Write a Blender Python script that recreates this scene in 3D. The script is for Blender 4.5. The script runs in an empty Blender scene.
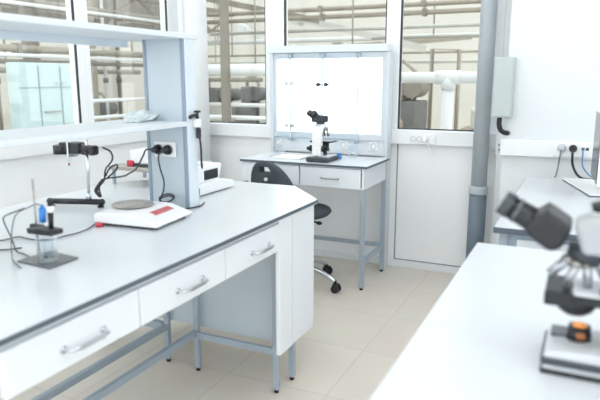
import bpy, bmesh, math, random
from mathutils import Vector, Matrix
random.seed(4)
SC = bpy.context.scene
COL = SC.collection
R = math.radians

# ------------------------------------------------------------------ materials
def lin(c):
    return tuple(((v/255)/12.92 if v/255 <= 0.04045 else ((v/255+0.055)/1.055)**2.4) for v in c)

def mat(name, c, rough=0.5, metal=0.0, var=0.03, scale=6.0, coat=0.0, bump=0.0, bscale=60.0, spec=0.5):
    m = bpy.data.materials.new(name); m.use_nodes = True
    nt = m.node_tree; b = nt.nodes['Principled BSDF']
    col = lin(c)
    tc = nt.nodes.new('ShaderNodeTexCoord')
    nz = nt.nodes.new('ShaderNodeTexNoise'); nz.inputs['Scale'].default_value = scale; nz.inputs['Detail'].default_value = 4
    nt.links.new(tc.outputs['Object'], nz.inputs['Vector'])
    rp = nt.nodes.new('ShaderNodeValToRGB')
    rp.color_ramp.elements[0].position = 0.3; rp.color_ramp.elements[1].position = 0.7
    rp.color_ramp.elements[0].color = (*[v*(1-var) for v in col], 1)
    rp.color_ramp.elements[1].color = (*[min(1, v*(1+var)) for v in col], 1)
    nt.links.new(nz.outputs['Fac'], rp.inputs['Fac']); nt.links.new(rp.outputs['Color'], b.inputs['Base Color'])
    b.inputs['Roughness'].default_value = rough; b.inputs['Metallic'].default_value = metal
    b.inputs['Coat Weight'].default_value = coat; b.inputs['Specular IOR Level'].default_value = spec
    if bump:
        n2 = nt.nodes.new('ShaderNodeTexNoise'); n2.inputs['Scale'].default_value = bscale
        bp = nt.nodes.new('ShaderNodeBump'); bp.inputs['Strength'].default_value = bump; bp.inputs['Distance'].default_value = 0.01
        nt.links.new(tc.outputs['Object'], n2.inputs['Vector'])
        nt.links.new(n2.outputs['Fac'], bp.inputs['Height']); nt.links.new(bp.outputs['Normal'], b.inputs['Normal'])
    return m

def emit(name, c, s):
    m = bpy.data.materials.new(name); m.use_nodes = True; nt = m.node_tree
    b = nt.nodes['Principled BSDF']; b.inputs['Base Color'].default_value = (*lin(c), 1)
    b.inputs['Emission Color'].default_value = (*lin(c), 1); b.inputs['Emission Strength'].default_value = s
    return m

def glass(name, tint=(250, 252, 252), refl=0.12, fres=True):
    m = bpy.data.materials.new(name); m.use_nodes = True; nt = m.node_tree
    for n in list(nt.nodes): nt.nodes.remove(n)
    o = nt.nodes.new('ShaderNodeOutputMaterial'); mx = nt.nodes.new('ShaderNodeMixShader')
    t = nt.nodes.new('ShaderNodeBsdfTransparent'); g = nt.nodes.new('ShaderNodeBsdfGlossy')
    t.inputs['Color'].default_value = (*lin(tint), 1); g.inputs['Roughness'].default_value = 0.03
    g.inputs['Color'].default_value = (1, 1, 1, 1)
    lw = nt.nodes.new('ShaderNodeLayerWeight'); lw.inputs['Blend'].default_value = refl
    nt.links.new(lw.outputs['Facing'], mx.inputs['Fac'])
    nt.links.new(t.outputs[0], mx.inputs[1]); nt.links.new(g.outputs[0], mx.inputs[2]); nt.links.new(mx.outputs[0], o.inputs['Surface'])
    return m

def tile_mat():
    m = bpy.data.materials.new('floor_tiles'); m.use_nodes = True; nt = m.node_tree; b = nt.nodes['Principled BSDF']
    tc = nt.nodes.new('ShaderNodeTexCoord'); br = nt.nodes.new('ShaderNodeTexBrick')
    br.offset = 0.0; br.inputs['Scale'].default_value = 1.0
    br.inputs['Brick Width'].default_value = 0.45; br.inputs['Row Height'].default_value = 0.45
    br.inputs['Mortar Size'].default_value = 0.0035; br.inputs['Mortar Smooth'].default_value = 0.2
    br.inputs['Color1'].default_value = (*lin((229, 222, 211)), 1); br.inputs['Color2'].default_value = (*lin((224, 216, 205)), 1)
    br.inputs['Mortar'].default_value = (*lin((212, 205, 195)), 1)
    nz = nt.nodes.new('ShaderNodeTexNoise'); nz.inputs['Scale'].default_value = 5; nz.inputs['Detail'].default_value = 6
    mx = nt.nodes.new('ShaderNodeMix'); mx.data_type = 'RGBA'; mx.blend_type = 'MULTIPLY'
    mx.inputs['Factor'].default_value = 0.12
    nt.links.new(tc.outputs['Object'], br.inputs['Vector']); nt.links.new(tc.outputs['Object'], nz.inputs['Vector'])
    nt.links.new(br.outputs['Color'], mx.inputs['A']); nt.links.new(nz.outputs['Color'], mx.inputs['B'])
    nt.links.new(mx.outputs['Result'], b.inputs['Base Color']); b.inputs['Roughness'].default_value = 0.32
    return m

M = dict(
    wall=mat('wall_paint', (246, 248, 250), 0.55, var=0.012, scale=2),
    wallp=mat('wall_panel', (230, 233, 236), 0.45, var=0.015, scale=2),
    frame=mat('window_frame_white', (238, 241, 244), 0.4, var=0.01),
    gasket=mat('black_gasket', (52, 56, 62), 0.6),
    seam=mat('seam_grey', (150, 158, 168), 0.6),
    ceil=mat('ceiling_white', (240, 240, 240), 0.8, var=0.01),
    floor=tile_mat(),
    top=mat('white_laminate', (212, 218, 224), 0.28, var=0.01, coat=0.15),
    edge=mat('dark_edge', (88, 98, 109), 0.5),
    white=mat('white_lacquer', (235, 240, 246), 0.35, var=0.01),
    shelf=mat('shelf_laminate', (220, 227, 233), 0.4, var=0.01),
    pierw=mat('right_wall_paint', (222, 227, 231), 0.55, var=0.012, scale=2),
    panel=mat('grey_white_panel', (226, 232, 238), 0.45, var=0.02),
    alu=mat('painted_grey_steel', (164, 177, 190), 0.4, metal=0.15, var=0.03),
    rack=mat('blue_grey_panel', (190, 202, 211), 0.42, var=0.02),
    rackw=mat('pale_profile', (218, 228, 237), 0.4, var=0.015),
    rackd=mat('grey_profile', (138, 155, 172), 0.4, var=0.03),
    hutch=mat('pale_blue_lacquer', (208, 215, 222), 0.4, var=0.02),
    chrome=mat('chrome', (215, 220, 226), 0.15, metal=1.0),
    steel=mat('brushed_steel', (172, 168, 164), 0.35, metal=0.8, var=0.08),
    pan=mat('steel_pan', (168, 164, 160), 0.4, metal=0.5, var=0.06),
    black=mat('black_plastic', (30, 33, 38), 0.4, var=0.1),
    dark=mat('dark_grey_plastic', (62, 68, 75), 0.55, var=0.06),
    pu=mat('charcoal_foam', (58, 66, 73), 0.7, var=0.08, bump=0.15, bscale=150),
    rub=mat('black_rubber', (22, 23, 25), 0.7),
    cable=mat('dark_cable', (44, 47, 54), 0.5),
    gcable=mat('grey_cable', (120, 126, 134), 0.5),
    bcable=mat('blue_cable', (86, 140, 190), 0.5),
    wplast=mat('white_plastic', (240, 242, 244), 0.35, var=0.01),
    pale=mat('pale_grey_plastic', (205, 210, 216), 0.45, var=0.02),
    ivory=mat('soft_grey_enamel', (172, 176, 180), 0.4, var=0.01),
    objm=mat('satin_nickel', (176, 180, 186), 0.3, metal=0.75, var=0.06),
    green=mat('grey_green_metal', (186, 196, 196), 0.5, var=0.02),
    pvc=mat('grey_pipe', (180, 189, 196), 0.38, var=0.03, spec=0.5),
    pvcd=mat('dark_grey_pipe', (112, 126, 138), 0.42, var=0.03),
    wpipe=mat('white_pipe', (224, 227, 230), 0.35, var=0.01),
    red=mat('red_plastic', (205, 62, 78), 0.4),
    disp=mat('pinkish_display', (196, 92, 98), 0.3, var=0.15, scale=60),
    dispframe=mat('display_frame', (226, 190, 190), 0.35),
    blue=mat('blue_plastic', (58, 138, 222), 0.4),
    plate=mat('grey_steel_plate', (104, 108, 114), 0.28, metal=0.55, var=0.12, scale=20),
    bag=mat('crumpled_film', (214, 224, 226), 0.25, var=0.12, scale=30),
    paper=mat('paper', (238, 240, 240), 0.8, var=0.01),
    glass=glass('window_glass', (246, 248, 247), 0.06),
    gdoor=glass('door_glass', (250, 252, 253), 0.025),
    glab=glass('lab_glass', (250, 252, 253), 0.14),
    light=emit('lit_white_panel', (250, 253, 255), 1.6),
    lamp=emit('lamp_diffuser', (255, 255, 255), 3.0),
    glow=emit('amber_bulb', (255, 170, 90), 0.35),
    amber=mat('amber_tone', (170, 104, 62), 0.25),
    beige=mat('hall_wall', (216, 213, 207), 0.8, var=0.03, scale=0.6),
    hfloor=mat('hall_floor', (190, 185, 176), 0.5, var=0.05, scale=0.8),
    tan=mat('tan_steel', (160, 153, 141), 0.6, var=0.06),
    brown=mat('hazed_brown_steel', (136, 130, 121), 0.6, var=0.08),  # brown lightened to put the haze of the window glass into the colour
    dkst=mat('hazed_dark_steel', (106, 106, 106), 0.55, var=0.15, scale=8),  # dark steel paled as well, window haze painted into it
    ltst=mat('light_machine_steel', (196, 196, 192), 0.4, metal=0.3, var=0.08, scale=4),
    umber=mat('umber_machine', (150, 136, 118), 0.6, var=0.15, scale=3),
    yellow=mat('yellow_paint', (216, 176, 92), 0.5),
    cabin=mat('pale_blue_cabin', (188, 210, 214), 0.3, var=0.03),
    screen=mat('dark_screen', (36, 42, 50), 0.2),
)

# ------------------------------------------------------------------ builders
ORG = {}
def origin(o):
    return ORG.get(o.name, Vector((0, 0, 0))) if o else Vector((0, 0, 0))

def thing(name, label, cat, loc=(0, 0, 0), group=None, kind=None):
    o = bpy.data.objects.new(name, None); COL.objects.link(o)
    o.empty_display_size = 0.05
    o.location = loc; ORG[o.name] = Vector(loc)
    o['label'] = label; o['category'] = cat
    if group: o['group'] = group
    if kind: o['kind'] = kind
    return o

def tag(o, label, cat, group=None):
    o['label'] = label; o['category'] = cat
    if group: o['group'] = group
    return o

def smooth_path(pts, n=6):
    P = [Vector(p) for p in pts]
    if len(P) < 3: return P
    out = []
    for i in range(len(P)-1):
        p0 = P[i-1] if i else P[i]*2-P[i+1]
        p1, p2 = P[i], P[i+1]
        p3 = P[i+2] if i+2 < len(P) else P[i+1]*2-P[i]
        for k in range(n):
            t = k/n
            out.append(0.5*((2*p1)+(p2-p0)*t+(2*p0-5*p1+4*p2-p3)*t*t+(3*p1-p0-3*p2+p3)*t**3))
    out.append(P[-1]); return out

class MB:
    def __init__(s): s.bm = bmesh.new()
    def _merge(s, t, mtx=None):
        if mtx is not None: bmesh.ops.transform(t, matrix=mtx, verts=t.verts)
        me = bpy.data.meshes.new('tmp'); t.to_mesh(me); t.free()
        s.bm.from_mesh(me); bpy.data.meshes.remove(me); return s
    def box(s, x0, x1, y0, y1, z0, z1, bev=0.0, seg=2, mtx=None):
        t = bmesh.new(); bmesh.ops.create_cube(t, size=1)
        for v in t.verts:
            v.co = Vector(((x0+x1)/2+v.co.x*(x1-x0), (y0+y1)/2+v.co.y*(y1-y0), (z0+z1)/2+v.co.z*(z1-z0)))
        if bev:
            bmesh.ops.bevel(t, geom=list(t.edges), offset=bev, segments=seg, affect='EDGES', profile=0.5)
            if seg > 1:
                for f in t.faces: f.smooth = False
        return s._merge(t, mtx)
    def prism(s, poly, axis, lo, hi, bev=0.0, seg=2, mtx=None):
        t = bmesh.new()
        def P(a, b, c):
            return {'z': (a, b, c), 'y': (a, c, b), 'x': (c, a, b)}[axis]
        A = [t.verts.new(P(a, b, lo)) for a, b in poly]; B = [t.verts.new(P(a, b, hi)) for a, b in poly]
        t.faces.new(A); t.faces.new(B); n = len(poly)
        for i in range(n): t.faces.new((A[i], A[(i+1) % n], B[(i+1) % n], B[i]))
        bmesh.ops.recalc_face_normals(t, faces=t.faces)
        if bev: bmesh.ops.bevel(t, geom=list(t.edges), offset=bev, segments=seg, affect='EDGES', profile=0.5)
        return s._merge(t, mtx)
    def tube(s, pts, r, seg=12, smooth=True, n=6, radii=None, mtx=None):
        P = smooth_path(pts, n) if smooth and len(pts) > 2 else [Vector(p) for p in pts]
        t = bmesh.new(); rings = []; nrm = None
        for i, p in enumerate(P):
            d = (P[min(i+1, len(P)-1)]-P[max(i-1, 0)])
            if d.length < 1e-9: d = Vector((0, 0, 1))
            d.normalize()
            if nrm is None:
                a = Vector((0, 0, 1)) if abs(d.z) < 0.9 else Vector((1, 0, 0)); nrm = d.cross(a).normalized()
            nrm = (nrm-d*nrm.dot(d))
            nrm = nrm.normalized() if nrm.length > 1e-6 else d.orthogonal().normalized()
            b = d.cross(nrm)
            rr = r if radii is None else radii[0]+(radii[1]-radii[0])*i/(len(P)-1)
            rings.append([t.verts.new(p+(nrm*math.cos(2*math.pi*k/seg)+b*math.sin(2*math.pi*k/seg))*rr) for k in range(seg)])
        for a, b in zip(rings, rings[1:]):
            for k in range(seg):
                f = t.faces.new((a[k], a[(k+1) % seg], b[(k+1) % seg], b[k])); f.smooth = True
        t.faces.new(rings[0]); t.faces.new(rings[-1])
        bmesh.ops.recalc_face_normals(t, faces=t.faces)
        return s._merge(t, mtx)
    def cyl(s, p0, p1, r, r2=None, seg=24, mtx=None):
        return s.tube([p0, p1], r, seg, False, radii=(r, r if r2 is None else r2), mtx=mtx)
    def lathe(s, prof, c=(0, 0, 0), seg=32, smooth=True, mtx=None):
        t = bmesh.new(); rings = []
        for (r, z) in prof:
            rings.append([t.verts.new((c[0]+max(r, 1e-4)*math.cos(2*math.pi*k/seg), c[1]+max(r, 1e-4)*math.sin(2*math.pi*k/seg), c[2]+z)) for k in range(seg)])
        for a, b in zip(rings, rings[1:]):
            for k in range(seg):
                f = t.faces.new((a[k], a[(k+1) % seg], b[(k+1) % seg], b[k])); f.smooth = smooth
        if prof[0][0] > 2e-4 and prof[-1][0] > 2e-4 and prof[0] != prof[-1]:
            t.faces.new(rings[0]); t.faces.new(rings[-1])
        bmesh.ops.recalc_face_normals(t, faces=t.faces)
        return s._merge(t, mtx)
    def ball(s, c, r, sc=(1, 1, 1), mtx=None):
        t = bmesh.new(); bmesh.ops.create_uvsphere(t, u_segments=20, v_segments=12, radius=r)
        for v in t.verts: v.co = Vector((v.co.x*sc[0]+c[0], v.co.y*sc[1]+c[1], v.co.z*sc[2]+c[2]))
        for f in t.faces: f.smooth = True
        return s._merge(t, mtx)
    def build(s, name, m, parent=None, kind=None, mods=None):
        o0 = origin(parent)
        if o0.length: bmesh.ops.translate(s.bm, vec=-o0, verts=s.bm.verts)
        top = Vector((0, 0, 0))
        if parent is None:                       # a thing that is one mesh: origin at its base
            vs = [v.co for v in s.bm.verts]
            top = Vector(((min(v.x for v in vs)+max(v.x for v in vs))/2, (min(v.y for v in vs)+max(v.y for v in vs))/2, min(v.z for v in vs)))
            bmesh.ops.translate(s.bm, vec=-top, verts=s.bm.verts)
        me = bpy.data.meshes.new(name); s.bm.to_mesh(me); s.bm.free()
        ms = m if isinstance(m, (list, tuple)) else [m]
        for x in ms: me.materials.append(x)
        o = bpy.data.objects.new(name, me); COL.objects.link(o)
        if parent is not None:
            o.parent = parent; ORG[o.name] = o0
        else:
            o.location = top; ORG[o.name] = top
        if kind: o['kind'] = kind
        return o

def bx(name, m, parent, *b, bev=0.0, kind=None):
    return MB().box(*b, bev=bev).build(name, m, parent, kind)

def struct(name, mb, m, parent=None):
    return mb.build(name, m, parent, 'structure' if parent is None else None)

# ------------------------------------------------------------------ the room
WX, WY = -2.74, 3.82
struct('floor', MB().box(-2.90, 2.1, -2.6, 3.98, -0.06, 0.0), M['floor'])
struct('ceiling', MB().box(-2.90, 2.1, -2.6, 3.98, 2.95, 3.05), M['ceil'])
struct('wall_left', MB().box(WX-0.1, WX, -2.6, 3.9, 0.0, 0.89).box(WX-0.1, WX, -2.6, 3.9, 2.5, 2.95), M['wall'])
wb = struct('wall_back', MB().box(-2.74, -0.36, WY, WY+0.1, 0.0, 0.89).box(-2.74, -0.36, WY, WY+0.1, 2.5, 2.95)
            .box(-0.478, -0.36, WY, WY+0.1, 0.89, 2.5), M['wall'])
# seams of the wall cladding below the windows
def seam(b): return MB().box(*b)
MB().box(-1.103, -1.094, WY-0.002, WY+0.001, 0.052, 0.832).box(-1.103, -0.36, WY-0.002, WY+0.001, 0.047, 0.055).build('panel_seam', M['seam'], wb)
MB().box(-1.91, -1.905, WY-0.002, WY+0.001, 0.052, 0.832).build('panel_seam', M['seam'], wb)
pier = struct('wall_right', MB().box(-0.398, 2.0, 3.41, 3.92, 0.0, 2.95), M['pierw'])
struct('wall_side', MB().box(2.0, 2.1, -2.6, 3.9, 0.0, 0.12).box(2.0, 2.1, 2.2, 3.9, 0.12, 2.6).box(2.0, 2.1, -2.6, 3.9, 2.6, 2.95), M['wall'])
struct('wall_front', MB().box(-2.9, 2.1, -2.7, -2.6, 0.0, 0.12).box(-2.9, 2.1, -2.7, -2.6, 2.6, 2.95), M['wall'])
def fill_window(n, a, b, along):       # unseen windows added for fill light, beside and behind the camera
    f, g = MB(), MB()
    k = 4
    for i in range(k+1):
        p = a+(b-a)*i/k
        f.box(2.0, 2.08, p-0.04, p+0.04, 0.12, 2.6) if along == 'y' else f.box(p-0.04, p+0.04, -2.68, -2.6, 0.12, 2.6)
    f.box(2.0, 2.08, a, b, 0.12, 0.18).box(2.0, 2.08, a, b, 2.54, 2.6) if along == 'y' else f.box(a, b, -2.68, -2.6, 0.12, 0.18).box(a, b, -2.68, -2.6, 2.54, 2.6)
    w_ = struct('window_%d' % n, f, M['frame'])
    g.box(2.03, 2.035, a, b, 0.18, 2.54) if along == 'y' else g.box(a, b, -2.635, -2.63, 0.18, 2.54)
    g.build('pane', M['glass'], w_)
fill_window(7, -2.56, 2.16, 'y')
fill_window(8, -2.86, 2.0, 'x')
struct('baseboard_back', MB().box(-2.74, -0.398, WY-0.015, WY, 0.0, 0.045, 0.003), M['frame'])
struct('baseboard_left', MB().box(WX, WX+0.015, -2.6, WY-0.015, 0.0, 0.045, 0.003), M['frame'])
struct('baseboard_right', MB().box(-0.398, 2.0, 3.395, 3.41, 0.0, 0.045, 0.003), M['frame'])
# cable ducts under the windows
struct('trim_1', MB().box(WX+0.03, -0.40, WY-0.045, WY, 0.833, 0.922, 0.004), M['frame'])
struct('trim_2', MB().box(WX, WX+0.045, -2.6, WY, 0.833, 0.922, 0.004), M['frame'])
struct('trim_3', MB().box(-0.405, 2.0, 3.37, 3.41, 0.842, 0.928, 0.004), M['frame'])

def window_y(n, x0, x1, fl, fr):      # in the back wall
    y0, y1 = WY-0.01, WY+0.06
    m = MB().box(x0-fl, x0, y0, y1, 0.89, 2.5, 0.004).box(x1, x1+fr, y0, y1, 0.89, 2.5, 0.004)
    m.box(x0, x1, y0, y1, 0.89, 0.925).box(x0, x1, y0, y1, 2.42, 2.5)
    f = struct('window_%d' % n, m, M['frame'])
    g = MB()
    for b in ((x0, x0+0.009), (x1-0.009, x1)): g.box(b[0], b[1], WY, WY+0.02, 0.925, 2.42)
    g.box(x0, x1, WY, WY+0.02, 0.925, 0.932)
    g.build('gasket', M['gasket'], f)
    MB().box(x0, x1, WY+0.008, WY+0.014, 0.925, 2.42).build('pane', M['glass'], f)
def window_x(n, ya, yb, fl, fr):      # in the left wall
    x0, x1 = WX-0.06, WX+0.01
    m = MB().box(x0, x1, ya-fl, ya, 0.89, 2.5, 0.004).box(x0, x1, yb, yb+fr, 0.89, 2.5, 0.004)
    m.box(x0, x1, ya, yb, 0.89, 0.955).box(x0, x1, ya, yb, 2.42, 2.5)
    f = struct('window_%d' % n, m, M['frame'])
    g = MB()
    g.box(WX-0.006, WX+0.004, yb-0.010, yb, 0.955, 2.42)
    g.box(WX-0.02, WX, ya, ya+0.006, 0.955, 2.42)
    g.build('gasket', M['gasket'], f)
    MB().box(WX-0.014, WX-0.008, ya, yb, 0.955, 2.42).build('pane', M['glass'], f)
window_x(1, 1.75, 2.725, 0.05, 0.052)
window_x(2, 2.825, 3.595, 0.048, 0.115)
window_x(3, 0.72, 1.65, 0.05, 0.05)
window_y(4, -2.60, -2.068, 0.13, 0.07)
window_y(5, -1.926, -1.195, 0.0715, 0.045)
window_y(6, -1.105, -0.53, 0.045, 0.052)

# ceiling luminaires (above the frame)
for i, (x, y) in enumerate([(-2.0, 0.6), (-2.0, 2.7), (-0.4, 0.6), (-0.4, 2.7), (1.2, 0.6), (1.2, 2.4), (-1.2, -1.4), (0.6, -1.4)]):
    t = thing('ceiling_light', 'square white ceiling luminaire in the lab ceiling', 'ceiling light', (x, y, 2.90), 'lab ceiling luminaires')
    MB().box(x-0.31, x+0.31, y-0.31, y+0.31, 2.92, 2.95, 0.004).build('housing', M['white'], t)
    MB().box(x-0.28, x+0.28, y-0.28, y+0.28, 2.908, 2.922).build('diffuser', M['lamp'], t)
    L = bpy.data.lights.new('lamp', 'AREA'); L.shape = 'SQUARE'; L.size = 0.56; L.energy = 2.6; L.color = (0.97, 0.985, 1.0)
    lo = bpy.data.objects.new('lamp', L); COL.objects.link(lo); lo.parent = t; lo.location = (0, 0, 0.004)

# ------------------------------------------------------------------ left island bench
TOPPOLY = [(-0.985, 0.68), (-0.985, 2.26), (-1.21, 2.51), (-1.82, 2.51), (-2.04, 2.26), (-2.04, 0.68)]
wt = thing('worktop', 'long white worktop of the left bench with dark edge and cut corner', 'worktop', (-1.51, 1.6, 0.728))
def inset(poly, d):
    cx, cy = -1.51, 1.6
    return [(x+(d if x < cx else -d), y+(d if y < cy else -d)) for x, y in poly]
MB().prism(inset(TOPPOLY, 0.0015), 'z', 0.7335, 0.7503).build('surface', M['top'], wt)
MB().prism(inset(TOPPOLY, 0.012), 'z', 0.728, 0.7335).build('core_board', M['white'], wt)
eb = MB()
n = len(TOPPOLY); ip = inset(TOPPOLY, 0.0025)
for i in range(n):
    a, b = TOPPOLY[i], TOPPOLY[(i+1) % n]; c, d = ip[(i+1) % n], ip[i]
    eb.prism([a, b, c, d], 'z', 0.7365, 0.7489)
eb.build('edge_band', M['edge'], wt)

def leg(parent, x0, x1, y0, y1, ztop, m=None, zb=0.014):
    l = MB().box(x0, x1, y0, y1, zb, ztop, 0.002, 1).build('leg', m or M['alu'], parent)
    cx, cy = (x0+x1)/2, (y0+y1)/2; r = (x1-x0)*0.42
    MB().lathe([(r*0.9, 0), (r, 0.004), (r, 0.010), (r*0.6, zb+0.001)], (cx, cy, 0), 16).build('foot', M['rub'], l)
    return l

def handle_x(parent, x, yc, z, ln=0.12):      # bow handle on a front facing +X
    h = MB()
    h.tube([(x, yc-ln/2, z), (x+0.020, yc-ln/2+0.004, z), (x+0.026, yc-ln/2+0.02, z), (x+0.026, yc+ln/2-0.02, z), (x+0.020, yc+ln/2-0.004, z), (x, yc+ln/2, z)], 0.0042, 12, True, 4)
    for s in (-1, 1): h.cyl((x, yc+s*ln/2, z), (x+0.004, yc+s*ln/2, z), 0.009)
    h.box(x+0.022, x+0.031, yc-ln/2+0.022, yc+ln/2-0.022, z-0.006, z+0.006, 0.002)
    return h.build('handle', M['chrome'], parent)

t = thing('lab_bench', 'front half of the left bench, white drawers on grey steel legs', 'bench', (-1.24, 1.36, 0), None)
for (x, y) in ((-1.06, 0.71), (-1.06, 1.962), (-1.455, 0.71), (-1.455, 1.985)): leg(t, x+0.007, x+0.03, y+0.007, y+0.03, 0.728)
MB().box(-1.447, -1.427, 0.74, 1.992, 0.164, 0.190).build('foot_rail', M['alu'], t)
MB().box(-1.425, -1.053, 1.974, 1.991, 0.163, 0.188).build('foot_rail', M['alu'], t)
MB().box(-1.428, -1.06, 0.713, 0.737, 0.162, 0.195).build('foot_rail', M['alu'], t)
MB().box(-1.03, -1.012, 0.71, 1.935, 0.7165, 0.728).build('top_rail', M['hutch'], t)
MB().box(-1.45, -1.43, 0.74, 1.985, 0.62, 0.728).build('back_panel', M['panel'], t)
for (ya, yb, hy) in ((0.744, 1.1485, 0.955), (1.1525, 1.559, 1.37), (1.563, 1.932, 1.788)):
    d = MB().box(-1.018, -1.0, ya, yb, 0.612, 0.715, 0.0025).build('drawer', M['white'], t)
    MB().box(-1.40, -1.018, ya+0.012, yb-0.012, 0.622, 0.70).build('drawer_box', M['panel'], d)
    handle_x(d, -1.0, hy, 0.658, 0.122)
t = thing('lab_bench', 'rear half of the left bench, behind the shelf rack, on grey steel legs', 'bench', (-1.8, 1.36, 0), None)
for (x, y) in ((-1.625, 0.71), (-1.625, 2.0), (-2.01, 0.71), (-2.01, 2.0)): leg(t, x+0.007, x+0.03, y+0.007, y+0.03, 0.728)
MB().box(-1.617, -1.597, 0.74, 2.007, 0.155, 0.182).build('foot_rail', M['alu'], t)
MB().box(-1.98, -1.625, 2.003, 2.027, 0.152, 0.185).build('foot_rail', M['alu'], t)
MB().box(-1.622, -1.602, 0.74, 2.0, 0.62, 0.728).build('back_panel', M['panel'], t)
MB().box(-2.0, -1.985, 0.74, 2.0, 0.612, 0.728).build('front_panel', M['white'], t)

t = thing('corner_cabinet', 'closed white end cabinet with cut corner under the far end of the left bench', 'cabinet', (-1.5, 2.25, 0))
MB().prism([(-1.0, 2.047), (-1.0, 2.252), (-1.222, 2.492), (-1.81, 2.492), (-2.02, 2.252), (-2.02, 2.047)], 'z', 0.19, 0.728).build('body', M['white'], t)
MB().box(-2.015, -1.018, 2.036, 2.046, 0.19, 0.728).build('side_panel', M['rack'], t)
MB().box(-1.018, -1.0, 1.936, 2.044, 0.185, 0.728, 0.002, 1).build('filler_panel', M['white'], t)
for (x, y) in ((-1.05, 2.085), (-1.24, 2.42), (-2.0, 2.085), (-1.82, 2.42)): leg(t, x+0.007, x+0.03, y+0.007, y+0.03, 0.19)

# ------------------------------------------------------------------ shelf rack on the bench
t = thing('shelf_rack', 'two tier rack of white shelves on blue grey columns over the left bench', 'rack', (-1.49, 1.4, 0.7505))
for y0 in (1.878, 0.75):
    y1 = y0+0.066
    c = MB().box(-1.547, -1.366, y0+0.004, y1-0.004, 0.7505, 1.389).build('column', M['rack'], t)
    for (xa, xb) in ((-1.553, -1.538), (-1.380, -1.364)):
        MB().box(xa, xb, y0, y0+0.01, 0.7505, 1.389, 0.002, 1).build('edge_profile', M['rackd'], c)
    MB().box(-1.367, -1.359, y0+0.006, y1, 0.7505, 1.389, 0.002, 1).build('front_profile', M['rackw'], c)
MB().box(-1.66, -1.358, 0.70, 1.962, 1.3885, 1.4075, 0.002, 1).build('upper_shelf', M['shelf'], t)
MB().box(-1.66, -1.358, 0.70, 1.962, 1.068, 1.0855, 0.002, 1).build('lower_shelf', M['shelf'], t)
MB().box(-1.64, -1.62, 0.87, 1.876, 1.362, 1.3885).build('stiffener', M['rackw'], t)
sp = MB().box(-1.512, -1.412, 1.870, 1.879, 0.948, 1.006, 0.004).build('socket_plate', M['wplast'], t)
for x in (-1.487, -1.44):
    MB().lathe([(0.019, 0), (0.021, 0.003), (0.021, 0.004), (0.015, 0.004), (0.014, -0.002), (0.0, -0.002)], mtx=Matrix.Translation((x, 1.870, 0.977)) @ Matrix.Rotation(R(90), 4, 'X')).build('socket', M['pale'], sp)

def plug(name, label, x, y, z, path, m, r=0.0035, d=(0, -1, 0), body=M['black']):
    d = Vector(d); p = Vector((x, y, z))
    t = thing(name, label, 'plug', (x, y, z))
    MB().cyl(p, p+d*0.012, 0.0185).cyl(p+d*0.012, p+d*0.034, 0.016, 0.010).build('plug_body', body, t)
    MB().tube([p+d*0.03]+[Vector(q) for q in path], r, 8).build('cord', m, t)
    return t
plug('mains_plug', 'black plug left in the double socket of the blue grey column', -1.487, 1.866, 0.977,
     [(-1.50, 1.832, 0.979), (-1.53, 1.84, 0.973), (-1.56, 1.86, 0.947), (-1.633, 1.90, 0.886), (-1.676, 1.9, 0.862), (-1.70, 1.91, 0.852), (-1.75, 1.905, 0.842), (-1.788, 1.897, 0.838)], M['cable'], 0.0034)
plug('mains_plug', 'black plug right in the double socket, cord hanging to a coil', -1.44, 1.866, 0.977,
     [(-1.462, 1.838, 0.965), (-1.478, 1.85, 0.94), (-1.476, 1.857, 0.90), (-1.462, 1.857, 0.857), (-1.462, 1.853, 0.82), (-1.475, 1.855, 0.795), (-1.485, 1.855, 0.780),
      (-1.455, 1.850, 0.772), (-1.42, 1.850, 0.785), (-1.415, 1.852, 0.803), (-1.445, 1.855, 0.806), (-1.485, 1.858, 0.790), (-1.475, 1.850, 0.776), (-1.435, 1.845, 0.778), (-1.41, 1.845, 0.795), (-1.44, 1.850, 0.800), (-1.48, 1.85, 0.782), (-1.455, 1.84, 0.766), (-1.41, 1.84, 0.760), (-1.385, 1.845, 0.7545), (-1.36, 1.86, 0.7545), (-1.342, 1.92, 0.7545), (-1.365, 1.985, 0.7545)], M['cable'], 0.0030)

# crumpled film pouch and small black clamp on the lower shelf
t = bmesh.new(); bmesh.ops.create_icosphere(t, subdivisions=4, radius=1)
for v in t.verts:
    nse = math.sin(v.co.x*7+v.co.y*3)*0.10+math.sin(v.co.y*9-v.co.z*5+1)*0.09+math.sin(v.co.x*13+v.co.z*8)*0.05
    k = 1+nse; v.co = Vector((v.co.x*k*0.052, v.co.y*k*0.115, max(-0.5, v.co.z*k)*0.022+0.011))
    v.co.z += 0.010*max(0, 1-abs(v.co.y-0.03)/0.09)
m = MB(); m._merge(t, Matrix.Translation((-1.545, 1.845, 1.0857)) @ Matrix.Rotation(R(18), 4, 'Z'))
o = m.build('film_pouch', M['bag']); tag(o, 'crumpled clear film pouch lying on the lower white shelf', 'pouch')
t = thing('swivel_clamp', 'small black clamp gripping the lower shelf end beside the white pipe', 'clamp', (-1.347, 1.93, 1.062))
MB().box(-1.3575, -1.338, 1.912, 1.945, 1.062, 1.094, 0.004).build('jaw', M['wplast'], t)
MB().tube([(-1.350, 1.885, 1.100), (-1.348, 1.90, 1.106), (-1.347, 1.925, 1.106), (-1.346, 1.93, 1.094)], 0.0065, 10).build('arm', M['black'], t)
MB().cyl((-1.346, 1.93, 1.104), (-1.346, 1.93, 1.118), 0.004).box(-1.358, -1.334, 1.922, 1.938, 1.117, 1.125, 0.003).build('knob', M['black'], t)
m = MB().tube([(-1.347, 1.935, 1.060), (-1.346, 1.94, 1.02), (-1.345, 1.945, 0.98), (-1.345, 1.945, 0.94), (-1.343, 1.945, 0.90)], 0.0042, 8)
m.box(-1.354, -1.339, 1.928, 1.943, 1.018, 1.058, 0.003)
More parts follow.
